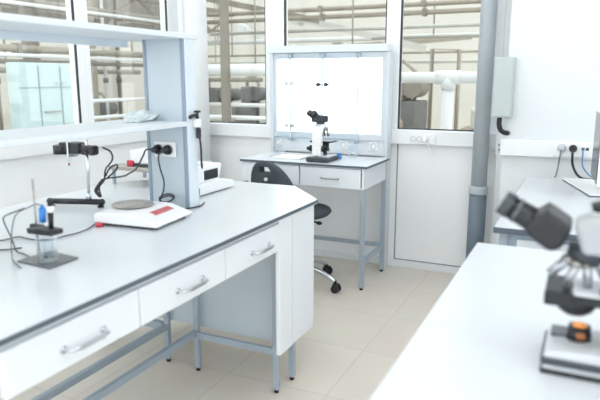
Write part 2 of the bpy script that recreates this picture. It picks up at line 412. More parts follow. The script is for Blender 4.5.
o = m.build('hanging_cable', M['cable']); tag(o, 'dark cable hanging from the clamp at the lower shelf end', 'cable')

# ------------------------------------------------------------------ clamp stand with black head
t = thing('stirrer_stand', 'black stirrer head on a steel rod with a black foot bar, at the bench back', 'stand', (-1.78, 1.715, 0.7505))
MB().tube([(-1.883, 1.680, 0.772), (-1.684, 1.752, 0.772)], 0.0115, 16).ball((-1.883, 1.680, 0.772), 0.013).ball((-1.684, 1.752, 0.772), 0.013).build('foot_bar', M['black'], t)
for (x, y) in ((-1.878, 1.682), (-1.69, 1.75)):
    MB().lathe([(0.012, 0), (0.013, 0.005), (0.006, 0.008), (0.006, 0.016)], (x, y, 0.7507), 16).build('levelling_foot', M['rub'], t)
MB().cyl((-1.733, 1.735, 0.772), (-1.722, 1.733, 1.018), 0.0056).lathe([(0.010, 0), (0.010, 0.018), (0.006, 0.024)], (-1.733, 1.735, 0.782), 16).build('rod', M['chrome'], t)
h = MB().cyl((-1.858, 1.728, 0.952), (-1.858, 1.728, 0.990), 0.040, seg=32).box(-1.86, -1.79, 1.705, 1.755, 0.956, 0.996, 0.008).box(-1.862, -1.80, 1.71, 1.75, 0.992, 1.003, 0.004)
h.box(-1.80, -1.745, 1.708, 1.758, 0.955, 1.006, 0.010).cyl((-1.75, 1.733, 0.980), (-1.690, 1.738, 0.975), 0.022, 0.018).box(-1.705, -1.672, 1.715, 1.76, 0.952, 0.995, 0.010).box(-1.735, -1.70, 1.71, 1.73, 0.955, 0.972, 0.004)
hd = h.build('head', M['black'], t)
MB().box(-1.806, -1.798, 1.700, 1.762, 0.940, 1.008, 0.002).build('clip', M['chrome'], hd)
MB().cyl((-1.826, 1.728, 0.954), (-1.826, 1.728, 0.922), 0.014).cyl((-1.826, 1.728, 0.922), (-1.826, 1.728, 0.912), 0.008, 0.005).build('spindle', M['glab'], hd)
MB().cyl((-1.826, 1.728, 0.912), (-1.826, 1.728, 0.900), 0.004).build('bit', M['amber'], hd)
hd.scale = (0.88, 0.88, 0.88); hd.location = Vector((0.020, 0.018, 0.236))*0.12
o = MB().tube([(-1.675, 1.765, 0.985), (-1.658, 1.79, 0.965), (-1.70, 1.84, 0.925), (-1.77, 1.88, 0.885), (-1.79, 1.89, 0.86), (-1.795, 1.89, 0.835), (-1.82, 1.885, 0.80), (-1.80, 1.87, 0.762)], 0.0036, 8).tube([(-1.794, 1.897, 0.845), (-1.775, 1.905, 0.88), (-1.745, 1.915, 0.895), (-1.752, 1.915, 0.872), (-1.785, 1.904, 0.842), (-1.797, 1.897, 0.832)], 0.0034, 8).tube([(-1.797, 1.887, 0.832), (-1.815, 1.88, 0.81), (-1.825, 1.87, 0.785), (-1.80, 1.865, 0.766)], 0.0080, 10).build('instrument_cable', M['cable'])
tag(o, 'looped dark cable bundle running from the stirrer head down to the bench', 'cable')

# ------------------------------------------------------------------ electrode stand with beaker
t = thing('electrode_stand', 'electrode holder with thin rod on a square grey steel plate', 'electrode stand', (-1.31, 1.15, 0.7505))
MB().prism([(-1.378, 1.102), (-1.244, 1.090), (-1.250, 1.197), (-1.372, 1.209)], 'z', 0.7507, 0.7557, 0.001, 1).build('base_plate', M['plate'], t)
MB().cyl((-1.366, 1.165, 0.7557), (-1.366, 1.165, 0.973), 0.0028, seg=12).build('rod', M['steel'], t)
MB().box(-1.378, -1.325, 1.140, 1.158, 0.828, 0.838, 0.002).box(-1.384, -1.34, 1.155, 1.170, 0.834, 0.846, 0.003).prism([(-1.345, 1.112), (-1.262, 1.118), (-1.258, 1.160), (-1.30, 1.166), (-1.345, 1.158)], 'z', 0.832, 0.846, 0.003, 1).build('holder', M['black'], t)
e = MB().cyl((-1.312, 1.14, 0.862), (-1.309, 1.14, 0.900), 0.0092).cyl((-1.309, 1.14, 0.9), (-1.308, 1.14, 0.910), 0.006, 0.004).build('electrode', M['blue'], t)
MB().cyl((-1.312, 1.14, 0.862), (-1.312, 1.138, 0.775), 0.005).build('tip', M['glab'], e)
e = MB().cyl((-1.282, 1.14, 0.848), (-1.280, 1.14, 0.893), 0.0065, 0.0075).cyl((-1.279, 1.14, 0.91), (-1.278, 1.14, 0.928), 0.0075, 0.005).build('electrode', M['black'], t)
MB().cyl((-1.280, 1.14, 0.893), (-1.279, 1.14, 0.91), 0.010).build('collar', M['wplast'], e)
MB().cyl((-1.282, 1.14, 0.848), (-1.286, 1.138, 0.775), 0.005).build('tip', M['glab'], e)
t = thing('beaker', 'small clear glass beaker on the grey steel plate under the electrodes', 'beaker', (-1.302, 1.138, 0.756))
c = (-1.302, 1.138, 0.756)
MB().lathe([(0.001, 0.0005), (0.026, 0.0005), (0.028, 0.004), (0.028, 0.066), (0.030, 0.070), (0.0285, 0.0705), (0.0265, 0.066), (0.0262, 0.005), (0.001, 0.004)], c, 32).build('glass_wall', M['glab'], t)
MB().lathe([(0.0, 0.0045), (0.026, 0.0045), (0.026, 0.026), (0.0, 0.026)], c, 32).build('liquid', M['glab'], t)
MB().cyl((-1.309, 1.136, 0.766), (-1.295, 1.130, 0.766), 0.0035, seg=12).build('stir_bar', M['dark'], t)
o = MB().tube([(-1.309, 1.14, 0.909), (-1.325, 1.133, 0.911), (-1.344, 1.128, 0.903), (-1.393, 1.122, 0.876), (-1.412, 1.118, 0.817), (-1.410, 1.112, 0.765), (-1.390, 1.098, 0.7545), (-1.345, 1.075, 0.7545), (-1.315, 1.062, 0.7545)], 0.0019, 8).build('electrode_lead', M['gcable'])
tag(o, 'grey lead looping from the blue electrode to the bench left of the beaker', 'cable')
o = MB().tube([(-1.367, 1.13, 0.897), (-1.40, 1.128, 0.885), (-1.443, 1.128, 0.868), (-1.452, 1.13, 0.850), (-1.447, 1.145, 0.80), (-1.45, 1.16, 0.758), (-1.42, 1.157, 0.7545), (-1.385, 1.145, 0.7545)], 0.0019, 8).build('sensor_lead', M['cable'])
tag(o, 'thin dark lead bent over at the left edge of the bench view', 'cable')
o = MB().tube([(-1.66, 1.19, 0.7545), (-1.60, 1.235, 0.7545), (-1.592, 1.284, 0.7545), (-1.543, 1.28, 0.7545), (-1.49, 1.285, 0.7545), (-1.467, 1.316, 0.7545), (-1.467, 1.357, 0.7545), (-1.459, 1.403, 0.7545), (-1.469, 1.457, 0.7545), (-1.507, 1.534, 0.7545), (-1.56, 1.60, 0.7545)], 0.0022, 8).build('power_cable', M['cable'])
tag(o, 'wavy dark cable lying on the bench between beaker and balance', 'cable')
o = MB().tube([(-1.62, 1.10, 0.7545), (-1.55, 1.14, 0.7545), (-1.50, 1.165, 0.7545), (-1.475, 1.20, 0.7545)], 0.0022, 8).build('power_cable', M['cable'])
tag(o, 'short dark cable lying at the bench left edge behind the electrode stand', 'cable')
o = MB().box(-1.53, -1.392, 0.94, 1.058, 0.7507, 0.765, 0.004).build('writing_pad', M['paper']); tag(o, 'white pad cut off by the left picture edge on the bench', 'pad')

# ------------------------------------------------------------------ balance
t = thing('balance', 'white laboratory balance with round steel pan and red display', 'balance', (0, 0, 0))
# local: front (display) towards +x
prof = [(-0.124, 0.010), (-0.124, 0.038), (-0.114, 0.045), (0.020, 0.048), (0.045, 0.046), (0.112, 0.026), (0.130, 0.016), (0.124, 0.008)]
MB().prism(prof, 'y', -0.116, 0.116, 0.006, 3).build('body', M['wplast'], t)
MB().box(-0.122, 0.108, -0.104, 0.104, 0.004, 0.010).build('base_tray', M['dark'], t)
MB().lathe([(0.03, 0.044), (0.03, 0.050), (0.071, 0.051), (0.074, 0.0535), (0.071, 0.056), (0.0, 0.0565)], (-0.056, 0.018, 0), 40).build('weighing_pan', M['pan'], t)
sl = math.atan2(0.020, 0.067)
mt = Matrix.Translation((0.068, 0.010, 0.0392)) @ Matrix.Rotation(sl, 4, 'Y')
MB().box(-0.016, 0.016, -0.060, 0.060, -0.002, 0.0016, 0.001, 1, mt).build('display_frame', M['dispframe'], t)
MB().box(-0.0125, 0.0125, -0.056, 0.056, 0.0, 0.0024, 0.0005, 1, mt).build('display', M['disp'], t)
for (x, y) in ((0.10, 0.09), (0.10, -0.09), (-0.11, 0.09)):
    MB().cyl((x, y, 0), (x, y, 0.008), 0.012).build('foot', M['rub'], t)
MB().cyl((-0.095, -0.124, 0.0), (-0.095, -0.124, 0.012), 0.013).build('levelling_foot', M['red'], t)
t.location = (-1.387, 1.642, 0.7505); t.rotation_euler = (0, 0, R(6))

# ------------------------------------------------------------------ raised tray with box behind
t = thing('raised_tray', 'low grey metal tray on short legs at the back of the left bench', 'tray', (-1.9, 2.28, 0.7505))
MB().box(-2.03, -1.755, 2.17, 2.42, 0.822, 0.842, 0.003).build('plate', M['steel'], t)
for (x, y) in ((-2.02, 2.18), (-1.775, 2.18), (-2.02, 2.40), (-1.775, 2.40)):
    MB().box(x, x+0.012, y, y+0.012, 0.7507, 0.822).build('leg', M['alu'], t)
t = thing('red_cornered_box', 'white box with a red corner lying on the grey raised tray', 'box', (-1.86, 2.24, 0.842))
MB().box(-1.935, -1.76, 2.20, 2.33, 0.8422, 0.854, 0.003).build('dark_base', M['dark'], t)
MB().box(-1.93, -1.765, 2.205, 2.325, 0.854, 0.915, 0.006).build('lid', M['wplast'], t)
MB().box(-1.940, -1.905, 2.194, 2.215, 0.8422, 0.868, 0.003).build('corner', M['red'], t)

# ------------------------------------------------------------------ white instrument behind the column
t = thing('desktop_analyser', 'white analyser with dark front window, standing behind the rack column', 'instrument', (-1.6, 2.2, 0.7505))
MB().prism([(2.065, 0.755), (2.40, 0.755), (2.40, 0.785), (2.30, 0.806), (2.065, 0.802)], 'x', -1.66, -1.455, 0.006).build('base', M['wplast'], t)
MB().prism([(2.07, 0.803), (2.285, 0.803), (2.31, 0.868), (2.30, 0.878), (2.07, 0.874)], 'x', -1.64, -1.462, 0.008).build('hood', M['wplast'], t)
MB().box(-1.63, -1.49, 2.08, 2.22, 0.873, 0.8795, 0.003).build('hood_top', M['pale'], t)
MB().box(-1.465, -1.459, 2.165, 2.272, 0.815, 0.857, 0.004).build('window', M['black'], t)
MB().box(-1.459, -1.4535, 2.09, 2.12, 0.76, 0.79, 0.002).build('side_vent', M['dark'], t)

for ch in [t]: ch.location.y -= 0.035

# ------------------------------------------------------------------ corner pipes
t = thing('corner_pipe', 'thick white vertical pipe in the far left corner of the lab', 'pipe', (-2.515, 3.62, 0))
MB().cyl((-2.515, 3.62, 0.0), (-2.515, 3.62, 2.95), 0.078, seg=32).build('pipe_run', M['wpipe'], t)
MB().cyl((-2.515, 3.62, 0.55), (-2.515, 3.62, 0.67), 0.084, seg=32).build('coupling', M['wpipe'], t)
t = thing('corner_pipe', 'thinner white vertical pipe left of the thick one in the corner', 'pipe', (-2.645, 3.68, 0))
MB().cyl((-2.645, 3.66, 0.0), (-2.645, 3.66, 2.95), 0.042, seg=24).build('pipe_run', M['wpipe'], t)
MB().cyl((-2.645, 3.66, 0.5), (-2.645, 3.66, 0.58), 0.047, seg=24).build('coupling', M['wpipe'], t)

# ------------------------------------------------------------------ table under the lit board
t = thing('lab_table', 'small white two drawer table with grey steel legs before the lit board', 'table', (-1.53, 3.46, 0))
MB().box(-1.953, -1.114, 3.248, 3.683, 0.733, 0.7503).build('tabletop', M['top'], t)
e = MB()
e.box(-1.955, -1.112, 3.246, 3.249, 0.7365, 0.749).box(-1.955, -1.952, 3.249, 3.685, 0.7365, 0.749).box(-1.1145, -1.112, 3.249, 3.685, 0.7365, 0.749)
e.build('edge_band', M['edge'], t)
for (xa, xb, hx) in ((-1.93, -1.546, -1.74), (-1.538, -1.152, -1.342)):
    d = MB().box(xa, xb, 3.254, 3.27, 0.612, 0.729, 0.002, 1).build('drawer', M['panel'], t)
    MB().box(xa+0.01, xb-0.01, 3.27, 3.62, 0.62, 0.715).build('drawer_box', M['panel'], d)
    h = MB().tube([(hx-0.055, 3.254, 0.668), (hx-0.052, 3.236, 0.668), (hx-0.04, 3.232, 0.668), (hx+0.04, 3.232, 0.668), (hx+0.052, 3.236, 0.668), (hx+0.055, 3.254, 0.668)], 0.0045, 8, True, 3)
    h.build('handle', M['steel'], d)
MB().box(-1.146, -1.132, 3.262, 3.675, 0.612, 0.732).build('side_panel', M['panel'], t)
MB().box(-1.948, -1.934, 3.262, 3.675, 0.612, 0.732).build('side_panel', M['panel'], t)
for (x, y) in ((-1.152, 3.256), (-1.152, 3.652), (-1.94, 3.256), (-1.94, 3.652)): leg(t, x, x+0.026, y, y+0.026, 0.612)
MB().box(-1.149, -1.129, 3.282, 3.652, 0.158, 0.186).build('foot_rail', M['alu'], t)
MB().box(-1.937, -1.917, 3.282, 3.652, 0.158, 0.186).build('foot_rail', M['alu'], t)
MB().box(-1.914, -1.152, 3.656, 3.676, 0.166, 0.19).build('foot_rail', M['alu'], t)
# lit board standing behind the table
t = thing('lit_board', 'tall pale blue cabinet board with glowing white panel behind the small table', 'lit board', (-1.56, 3.72, 0))
MB().box(-1.965, -1.135, 3.735, 3.765, 0.755, 1.41).build('back_panel', M['hutch'], t)
MB().box(-1.154, -1.130, 3.69, 3.772, 0.0, 1.41, 0.002, 1).build('side_panel', M['hutch'], t)
MB().box(-1.97, -1.948, 3.69, 3.772, 0.0, 1.41, 0.002, 1).build('side_panel', M['hutch'], t)
MB().box(-1.985, -1.14, 3.672, 3.775, 1.412, 1.458, 0.004).build('top_board', M['rackw'], t)
MB().box(-1.948, -1.154, 3.705, 3.735, 1.375, 1.41).box(-1.948, -1.154, 3.705, 3.735, 0.855, 0.892).box(-1.948, -1.928, 3.705, 3.735, 0.892, 1.375).box(-1.182, -1.154, 3.705, 3.735, 0.892, 1.375).build('panel_frame', M['hutch'], t)
MB().box(-1.928, -1.182, 3.722, 3.734, 0.892, 1.375).build('light_panel', M['light'], t)
MB().box(-1.948, -1.154, 3.725, 3.735, 0.755, 0.855).build('service_strip', M['panel'], t)
for (xa, xb) in ((-1.925, -1.825), (-1.815, -1.59), (-1.582, -1.345)):
    g = MB().box(xa, xb, 3.694, 3.698, 0.835, 1.395).build('glass_door', M['gdoor'], t)
for x in (-1.82, -1.586, -1.34):
    r_ = MB().box(x-0.005, x+0.005, 3.692, 3.702, 0.835, 1.398).build('door_strip', M['hutch'], t)
    MB().box(x-0.016, x+0.016, 3.684, 3.704, 1.375, 1.405, 0.003).build('hinge', M['alu'], r_)
    MB().box(x-0.012, x+0.012, 3.686, 3.702, 0.83, 0.85, 0.003).build('hinge', M['alu'], r_)
for (x, z, m) in ((-1.845, 1.213, 'pale'), (-1.80, 1.213, 'pale'), (-1.845, 0.933, 'pale'), (-1.80, 0.933, 'steel'), (-1.612, 1.207, 'dark'), (-1.557, 1.207, 'dark')):
    MB().cyl((x, 3.698, z), (x, 3.678, z), 0.0125, seg=20).cyl((x, 3.698, z), (x+0.02*(1 if m == 'dark' else .6)*(1 if x > -1.6 else 1), 3.690, z), 0.004, seg=8).build('knob', M[m], t)
for x in (-1.925, -1.44, -1.232):
    sp = MB().box(x-0.031, x+0.031, 3.716, 3.726, 0.785, 0.845, 0.004).build('socket_plate', M['wplast'], t)
    MB().lathe([(0.019, 0), (0.021, 0.003), (0.016, 0.003), (0.015, -0.003), (0.0, -0.003)], mtx=Matrix.Translation((x, 3.716, 0.815)) @ Matrix.Rotation(R(90), 4, 'X')).build('socket', M['pale'], sp)

# things on the small table
t = thing('specimen_tray', 'flat white tray with a raised rim left of the small microscope', 'tray', (-1.69, 3.45, 0.7505))
MB().box(-1.80, -1.585, 3.36, 3.56, 0.7507, 0.756, 0.002).build('sheet', M['paper'], t)
MB().box(-1.80, -1.794, 3.36, 3.56, 0.756, 0.770).box(-1.591, -1.585, 3.36, 3.56, 0.756, 0.760).box(-1.794, -1.591, 3.552, 3.56, 0.756, 0.764).build('rim', M['pale'], t)
t = thing('bottle_cap_jar', 'tiny blue jar beside the small microscope on the table', 'jar', (-1.392, 3.52, 0.7505))
MB().lathe([(0.0, 0), (0.017, 0.0), (0.018, 0.004), (0.018, 0.022), (0.013, 0.025), (0.0, 0.025)], (-1.392, 3.52, 0.7507), 20).build('body', M['blue'], t)
MB().lathe([(0.011, 0.025), (0.0125, 0.026), (0.0125, 0.034), (0.0, 0.035)], (-1.392, 3.52, 0.7507), 20).build('cap', M['blue'], t)
def lab_beaker(x, y, r, h, label):
    t = thing('beaker', label, 'beaker', (x, y, 0.7505))
    MB().lathe([(0.001, 0.0), (r*0.94, 0.0), (r, 0.004), (r, h*0.94), (r*1.08, h), (r*1.02, h), (r*0.95, h*0.94), (r*0.93, 0.006), (0.001, 0.004)], (x, y, 0.7507), 28).build('glass_wall', M['glab'], t)
lab_beaker(-1.33, 3.60, 0.030, 0.085, 'clear glass beaker at the right rear of the small table')
lab_beaker(-1.86, 3.60, 0.026, 0.06, 'clear glass beaker at the left rear of the small table')

# ------------------------------------------------------------------ small white microscope on the table (built at origin, eyepieces towards -y)
t = thing('microscope', 'small white microscope with black eyepieces on the table before the lit board', 'microscope', (0, 0, 0))
b = MB().box(-0.060, 0.085, -0.085, 0.10, 0.002, 0.026, 0.005, 2).build('base', M['dark'], t)
MB().box(-0.050, 0.075, -0.05, 0.09, 0.026, 0.034, 0.003).build('base_cover', M['pale'], b)
MB().prism([(-0.065, 0.034), (-0.015, 0.034), (-0.022, 0.10), (-0.03, 0.17), (-0.01, 0.20), (0.03, 0.212), (0.03, 0.226), (-0.03, 0.226), (-0.058, 0.205), (-0.066, 0.16)], 'x', -0.029, 0.029, 0.007, 2).build('arm', M['wplast'], t)
MB().box(-0.068, 0.072, -0.008, 0.095, 0.112, 0.122, 0.003).build('stage', M['black'], t)
MB().cyl((0.005, 0.045, 0.085), (0.005, 0.045, 0.112), 0.020, 0.024).build('condenser', M['black'], t)
MB().cyl((0.005, 0.045, 0.036), (0.005, 0.045, 0.055), 0.022, 0.018).build('illuminator', M['dark'], t)
for s in (-1, 1):
    k = MB().cyl((s*0.028, -0.035, 0.078), (s*0.052, -0.035, 0.078), 0.020).cyl((s*0.052, -0.035, 0.078), (s*0.072, -0.035, 0.078), 0.011)
    k.build('focus_knob', M['black'], t)
MB().cyl((0.045, 0.01, 0.112), (0.045, 0.01, 0.06), 0.008).build('stage_control', M['black'], t)
MB().lathe([(0.0, 0.190), (0.024, 0.194), (0.024, 0.206), (0.0, 0.212)], (0.01, 0.045, 0), 24).build('nosepiece', M['pale'], t)
for a in (0, 120, 240):
    d = Vector((math.cos(R(a)), math.sin(R(a)), 0))
    p = Vector((0.01, 0.045, 0.194))+d*0.013
    MB().cyl(p, p+d*0.012+Vector((0, 0, -0.045)), 0.008, 0.006, 14).build('objective', M['steel'], t)
rot = Matrix.Translation((0, 0.0, 0.225)) @ Matrix.Rotation(R(-32), 4, 'Z')
hd = MB().lathe([(0.026, 0.0), (0.026, 0.012), (0.02, 0.016)], mtx=rot).box(-0.042, 0.042, -0.042, 0.032, 0.010, 0.052, 0.009, 2, rot).build('head', M['dark'], t)
for s in (-1, 1):
    p0 = rot @ Vector((s*0.024, -0.022, 0.034)); p1 = rot @ Vector((s*0.024, -0.058, 0.062)); p2 = rot @ Vector((s*0.024, -0.070, 0.072))
    ep = MB().cyl(p0, p1, 0.0165).build('eyepiece', M['dark'], t)
    MB().cyl(p1, p2, 0.0195, 0.0185).build('eyecup', M['black'], ep)
t.location = (-1.458, 3.375, 0.7505); t.rotation_euler = (0, 0, R(0))

# ------------------------------------------------------------------ lab chair (built at origin facing +y)
t = thing('lab_chair', 'charcoal lab swivel chair with handle hole and chrome star base', 'chair', (0, 0, 0))
def cushion(poly_r, z0, z1):
    return MB().lathe([(0.0, z0), (poly_r*0.8, z0), (poly_r*0.97, z0+0.012), (poly_r, z0+0.03), (poly_r*0.96, z1-0.004), (poly_r*0.85, z1), (0.0, z1-0.012)], (0, 0, 0), 40)
s_ = MB(); s_.lathe([(0.0, 0.442), (0.18, 0.442), (0.225, 0.450), (0.238, 0.464), (0.232, 0.478), (0.20, 0.484), (0.0, 0.472)], (0, 0.0, 0), 40)
s_.build('seat', M['pu'], t)
# backrest: curved shell with handle hole
t2 = bmesh.new()
NU, NV = 28, 26
def hw(v):   # half width over height 0..1
    return 0.15*math.sqrt(max(0.0, 1-(max(0, v-0.30)/0.70)**2.1)) if v > 0.30 else 0.15*(0.80+0.2*math.sin(v/0.30*math.pi/2))
gridF, gridB = {}, {}
z0, z1 = 0.515, 0.793
for j in range(NV+1):
    v = j/NV; w = max(hw(min(v, 0.992)), 0.006)
    for i in range(NU+1):
        u = -1+2*i/NU; x = u*w+0.022-0.045*v*v
        yb = -0.215+0.55*x*x-0.03*v
        edge = min(1, (1-abs(u))*5)*min(1, (1-v)*9+0.02)*min(1, v*9+0.02)
        th = 0.008+0.016*math.sqrt(max(0, edge))
        gridF[i, j] = t2.verts.new((x, yb+th, z0+(z1-z0)*v)); gridB[i, j] = t2.verts.new((x, yb-th, z0+(z1-z0)*v))
def hole(i, j):
    return abs(i+0.5-NU/2) < 5.2 and 20 <= j <= 22
for j in range(NV):
    for i in range(NU):
        if hole(i, j): continue
        for g, fl in ((gridF, False), (gridB, True)):
            q = [g[i, j], g[i+1, j], g[i+1, j+1], g[i, j+1]]
            f = t2.faces.new(q if fl else q[::-1]); f.smooth = True
bmesh.ops.recalc_face_normals(t2, faces=t2.faces)
be = [e for e in t2.edges if len(e.link_faces) == 1]
key = {}
for (i, j), v in gridF.items(): key[v] = gridB[i, j]
fv = set(gridF.values())
for e in be:
    a, b = e.verts
    if a in fv and b in fv:
        try: t2.faces.new((a, b, key[b], key[a]))
        except ValueError: pass
bmesh.ops.delete(t2, geom=[v for v in t2.verts if not v.link_faces], context='VERTS')
bmesh.ops.recalc_face_normals(t2, faces=t2.faces)
m = MB(); m._merge(t2); br = m.build('backrest', M['pu'], t)
MB().cyl((0.0, -0.222, 0.692), (0.0, -0.268, 0.692), 0.010, seg=16).build('bolt', M['pale'], br)
MB().cyl((0.03, -0.222, 0.56), (0.03, -0.250, 0.56), 0.009, seg=16).build('bolt', M['pale'], br)
MB().tube([(0, 0.02, 0.425), (0, -0.15, 0.42), (0, -0.225, 0.44), (0, -0.245, 0.52), (0, -0.245, 0.60)], 0.016, 12).build('back_support', M['dark'], t)
MB().box(-0.09, 0.09, -0.10, 0.10, 0.405, 0.436, 0.006).build('seat_plate', M['dark'], t)
lv = MB().tube([(0.05, 0.02, 0.412), (0.13, 0.03, 0.408), (0.165, 0.03, 0.404)], 0.006, 10).ball((0.172, 0.03, 0.403), 0.014, (1.4, 1, 0.8)).build('lever', M['black'], t)
MB().cyl((0, 0, 0.16), (0, 0, 0.405), 0.024).build('gas_lift', M['dark'], t)
MB().lathe([(0.0, 0.10), (0.038, 0.10), (0.040, 0.15), (0.032, 0.17), (0.0, 0.17)], (0, 0, 0), 24).build('hub', M['chrome'], t)
CH_ANG = 3.0
for k in range(5):
    a = R(CH_ANG+72*k); d = Vector((math.cos(a), math.sin(a), 0)); sd = Vector((-d.y, d.x, 0))
    am = MB().tube([d*0.03+Vector((0, 0, 0.14)), d*0.13+Vector((0, 0, 0.128)), d*0.23+Vector((0, 0, 0.098)), d*0.295+Vector((0, 0, 0.066))], 0.015, 14, radii=(0.019, 0.012)).build('base_arm', M['chrome'], t)
    cst = MB().cyl(d*0.295+Vector((0, 0, 0.072)), d*0.295+Vector((0, 0, 0.045)), 0.010)
    c0 = d*0.302+Vector((0, 0, 0.024))
    cst.cyl(c0-sd*0.024, c0-sd*0.006, 0.024).cyl(c0+sd*0.006, c0+sd*0.024, 0.024).cyl(c0-sd*0.008, c0+sd*0.008, 0.012).box(-0.014, 0.020, -0.020, 0.020, 0.036, 0.054, 0.004, 2, Matrix.Translation(d*0.297) @ Matrix.Rotation(a, 4, 'Z'))
    cst.build('castor', M['black'], am)
t.location = (-1.560, 3.19, 0.0); t.rotation_euler = (0, 0, R(-8))

# ------------------------------------------------------------------ grey downpipe, box and fittings at the far wall
t = thing('downpipe', 'grey vertical drain pipe from ceiling to floor at the far wall', 'pipe', (-0.555, 3.70, 0))
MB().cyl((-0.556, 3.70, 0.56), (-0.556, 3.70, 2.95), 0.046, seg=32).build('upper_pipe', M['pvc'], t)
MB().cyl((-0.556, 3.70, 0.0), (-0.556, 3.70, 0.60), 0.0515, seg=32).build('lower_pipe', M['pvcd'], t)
MB().lathe([(0.047, 0.56), (0.0575, 0.562), (0.0585, 0.575), (0.056, 0.585), (0.0575, 0.595), (0.0575, 0.605), (0.047, 0.612)], (-0.556, 3.70, 0), 32).build('joint_collar', M['pvc'], t)
t = thing('junction_box', 'pale grey green metal box on the wall right of the grey pipe', 'junction box', (-0.41, 3.40, 1.042))
MB().box(-0.462, -0.358, 3.352, 3.408, 1.042, 1.354, 0.004).build('body', M['green'], t)
MB().box(-0.456, -0.364, 3.345, 3.353, 1.049, 1.347, 0.003).build('lid', M['green'], t)
o = MB().tube([(-0.420, 3.378, 1.041), (-0.420, 3.378, 1.005), (-0.412, 3.38, 0.978), (-0.398, 3.385, 0.965), (-0.385, 3.392, 0.96), (-0.376, 3.409, 0.957)], 0.013, 16).build('conduit_elbow', M['black']); tag(o, 'bent black conduit leaving the underside of the grey green box', 'conduit')
t = thing('cable_conduit', 'slim white vertical cable duct between the grey pipe and the right wall', 'cable duct', (-0.44, 3.8, 0))
MB().box(-0.472, -0.428, 3.742, 3.774, 0.0, 0.915, 0.004).build('duct', M['frame'], t)
MB().box(-0.478, -0.422, 3.735, 3.776, 0.80, 0.93, 0.004).build('cover', M['frame'], t)
MB().cyl((-0.457, 3.736, 0.86), (-0.457, 3.731, 0.86), 0.006).cyl((-0.455, 3.736, 0.83), (-0.455, 3.731, 0.83), 0.006).build('screw', M['seam'], t)
t = thing('socket_strip', 'triple white wall socket in the duct below the far window', 'socket', (-0.93, 3.775, 0.84))
MB().box(-1.01, -0.845, 3.767, 3.776, 0.838, 0.902, 0.004).build('plate', M['wplast'], t)
for x in (-0.986, -0.945, -0.905):
    MB().lathe([(0.016, 0), (0.018, 0.003), (0.0135, 0.003), (0.0125, -0.002), (0.0, -0.002)], mtx=Matrix.Translation((x, 3.767, 0.870)) @ Matrix.Rotation(R(90), 4, 'X')).build('socket', M['pale'], t)
MB().box(-0.868, -0.852, 3.764, 3.768, 0.858, 0.882, 0.002).build('switch', M['frame'], t)
plug('white_plug', 'white plug with short cord in the socket below the far window', -0.905, 3.763, 0.870,
     [(-0.885, 3.74, 0.85), (-0.86, 3.745, 0.80), (-0.84, 3.75, 0.775)], M['wplast'], 0.004, body=M['wplast'])

# sockets on the right wall
t = thing('socket_strip', 'wide white wall socket strip with data ports over the right table', 'socket', (-0.05, 3.365, 0.86))
MB().box(-0.145, 0.045, 3.361, 3.371, 0.850, 0.925, 0.004).build('plate', M['wplast'], t)
for x in (-0.102, -0.049):
    MB().lathe([(0.019, 0), (0.021, 0.003), (0.016, 0.003), (0.015, -0.002), (0.0, -0.002)], mtx=Matrix.Translation((x, 3.361, 0.896)) @ Matrix.Rotation(R(90), 4, 'X')).build('socket', M['pale'], t)
for x in (-0.003, 0.017):
    MB().box(x-0.007, x+0.007, 3.358, 3.362, 0.888, 0.902, 0.001).build('data_port', M['dark'], t)
plug('grey_plug', 'grey round plug in the wall socket over the right table', -0.102, 3.357, 0.896,
     [(-0.104, 3.322, 0.875), (-0.108, 3.335, 0.84), (-0.112, 3.335, 0.80), (-0.118, 3.32, 0.7545), (-0.122, 3.29, 0.7545)], M['gcable'], 0.004, body=M['pale'])
plug('black_plug', 'black round plug in the wall socket, cord drooping to the monitor', -0.049, 3.357, 0.896,
     [(-0.049, 3.320, 0.87), (-0.045, 3.325, 0.82), (-0.025, 3.31, 0.778), (0.0, 3.30, 0.757), (0.03, 3.285, 0.7545), (0.075, 3.285, 0.7545)], M['cable'], 0.006)
o = MB().tube([(-0.003, 3.356, 0.895), (-0.002, 3.342, 0.88), (0.0, 3.342, 0.82), (0.015, 3.34, 0.79), (0.045, 3.335, 0.762), (0.09, 3.33, 0.757)], 0.0035, 8).build('data_cable', M['bcable']); tag(o, 'blue data cable hanging from the port on the right wall', 'cable')

# ------------------------------------------------------------------ right rear table with monitor and laptop base
t = thing('side_table', 'white table with dark edge against the right wall behind the near bench', 'table', (0.15, 2.68, 0))
MB().box(-0.254, 0.90, 2.082, 3.25, 0.733, 0.7503).build('tabletop', M['top'], t)
e = MB().box(-0.256, 0.902, 2.080, 2.083, 0.729, 0.749).box(-0.256, -0.2535, 2.083, 3.25, 0.729, 0.749)
e.build('edge_band', M['edge'], t)
MB().box(-0.235, 0.88, 2.12, 2.14, 0.60, 0.733).build('front_rail', M['alu'], t)
MB().box(-0.18, 0.84, 2.112, 2.126, 0.62, 0.705, 0.003).build('front_panel', M['white'], t)
for (x, y) in ((-0.24, 2.11), (0.86, 2.11), (-0.24, 3.20), (0.86, 3.20)): leg(t, x, x+0.03, y, y+0.03, 0.733)
MB().box(-0.24, -0.222, 2.14, 3.20, 0.60, 0.733).build('side_panel', M['white'], t)
t = thing('monitor', 'monitor with dark screen seen edge on, on a flat white foot plate', 'monitor', (0.06, 3.0, 0.7505))
LP = [(-0.085, 3.225), (0.04, 2.80), (0.16, 2.84), (0.05, 3.245)]
ft = MB().prism(LP, 'z', 0.7547, 0.763, 0.002, 1).build('foot', M['wplast'], t)
MB().prism([(x*0.985, y) for x, y in LP], 'z', 0.7507, 0.7547).build('foot_underside', M['dark'], ft)
MB().prism([(0.061, 2.745), (0.092, 2.747), (0.071, 3.10), (0.040, 3.098)], 'z', 0.805, 1.105, 0.004).build('casing', M['wplast'], t)
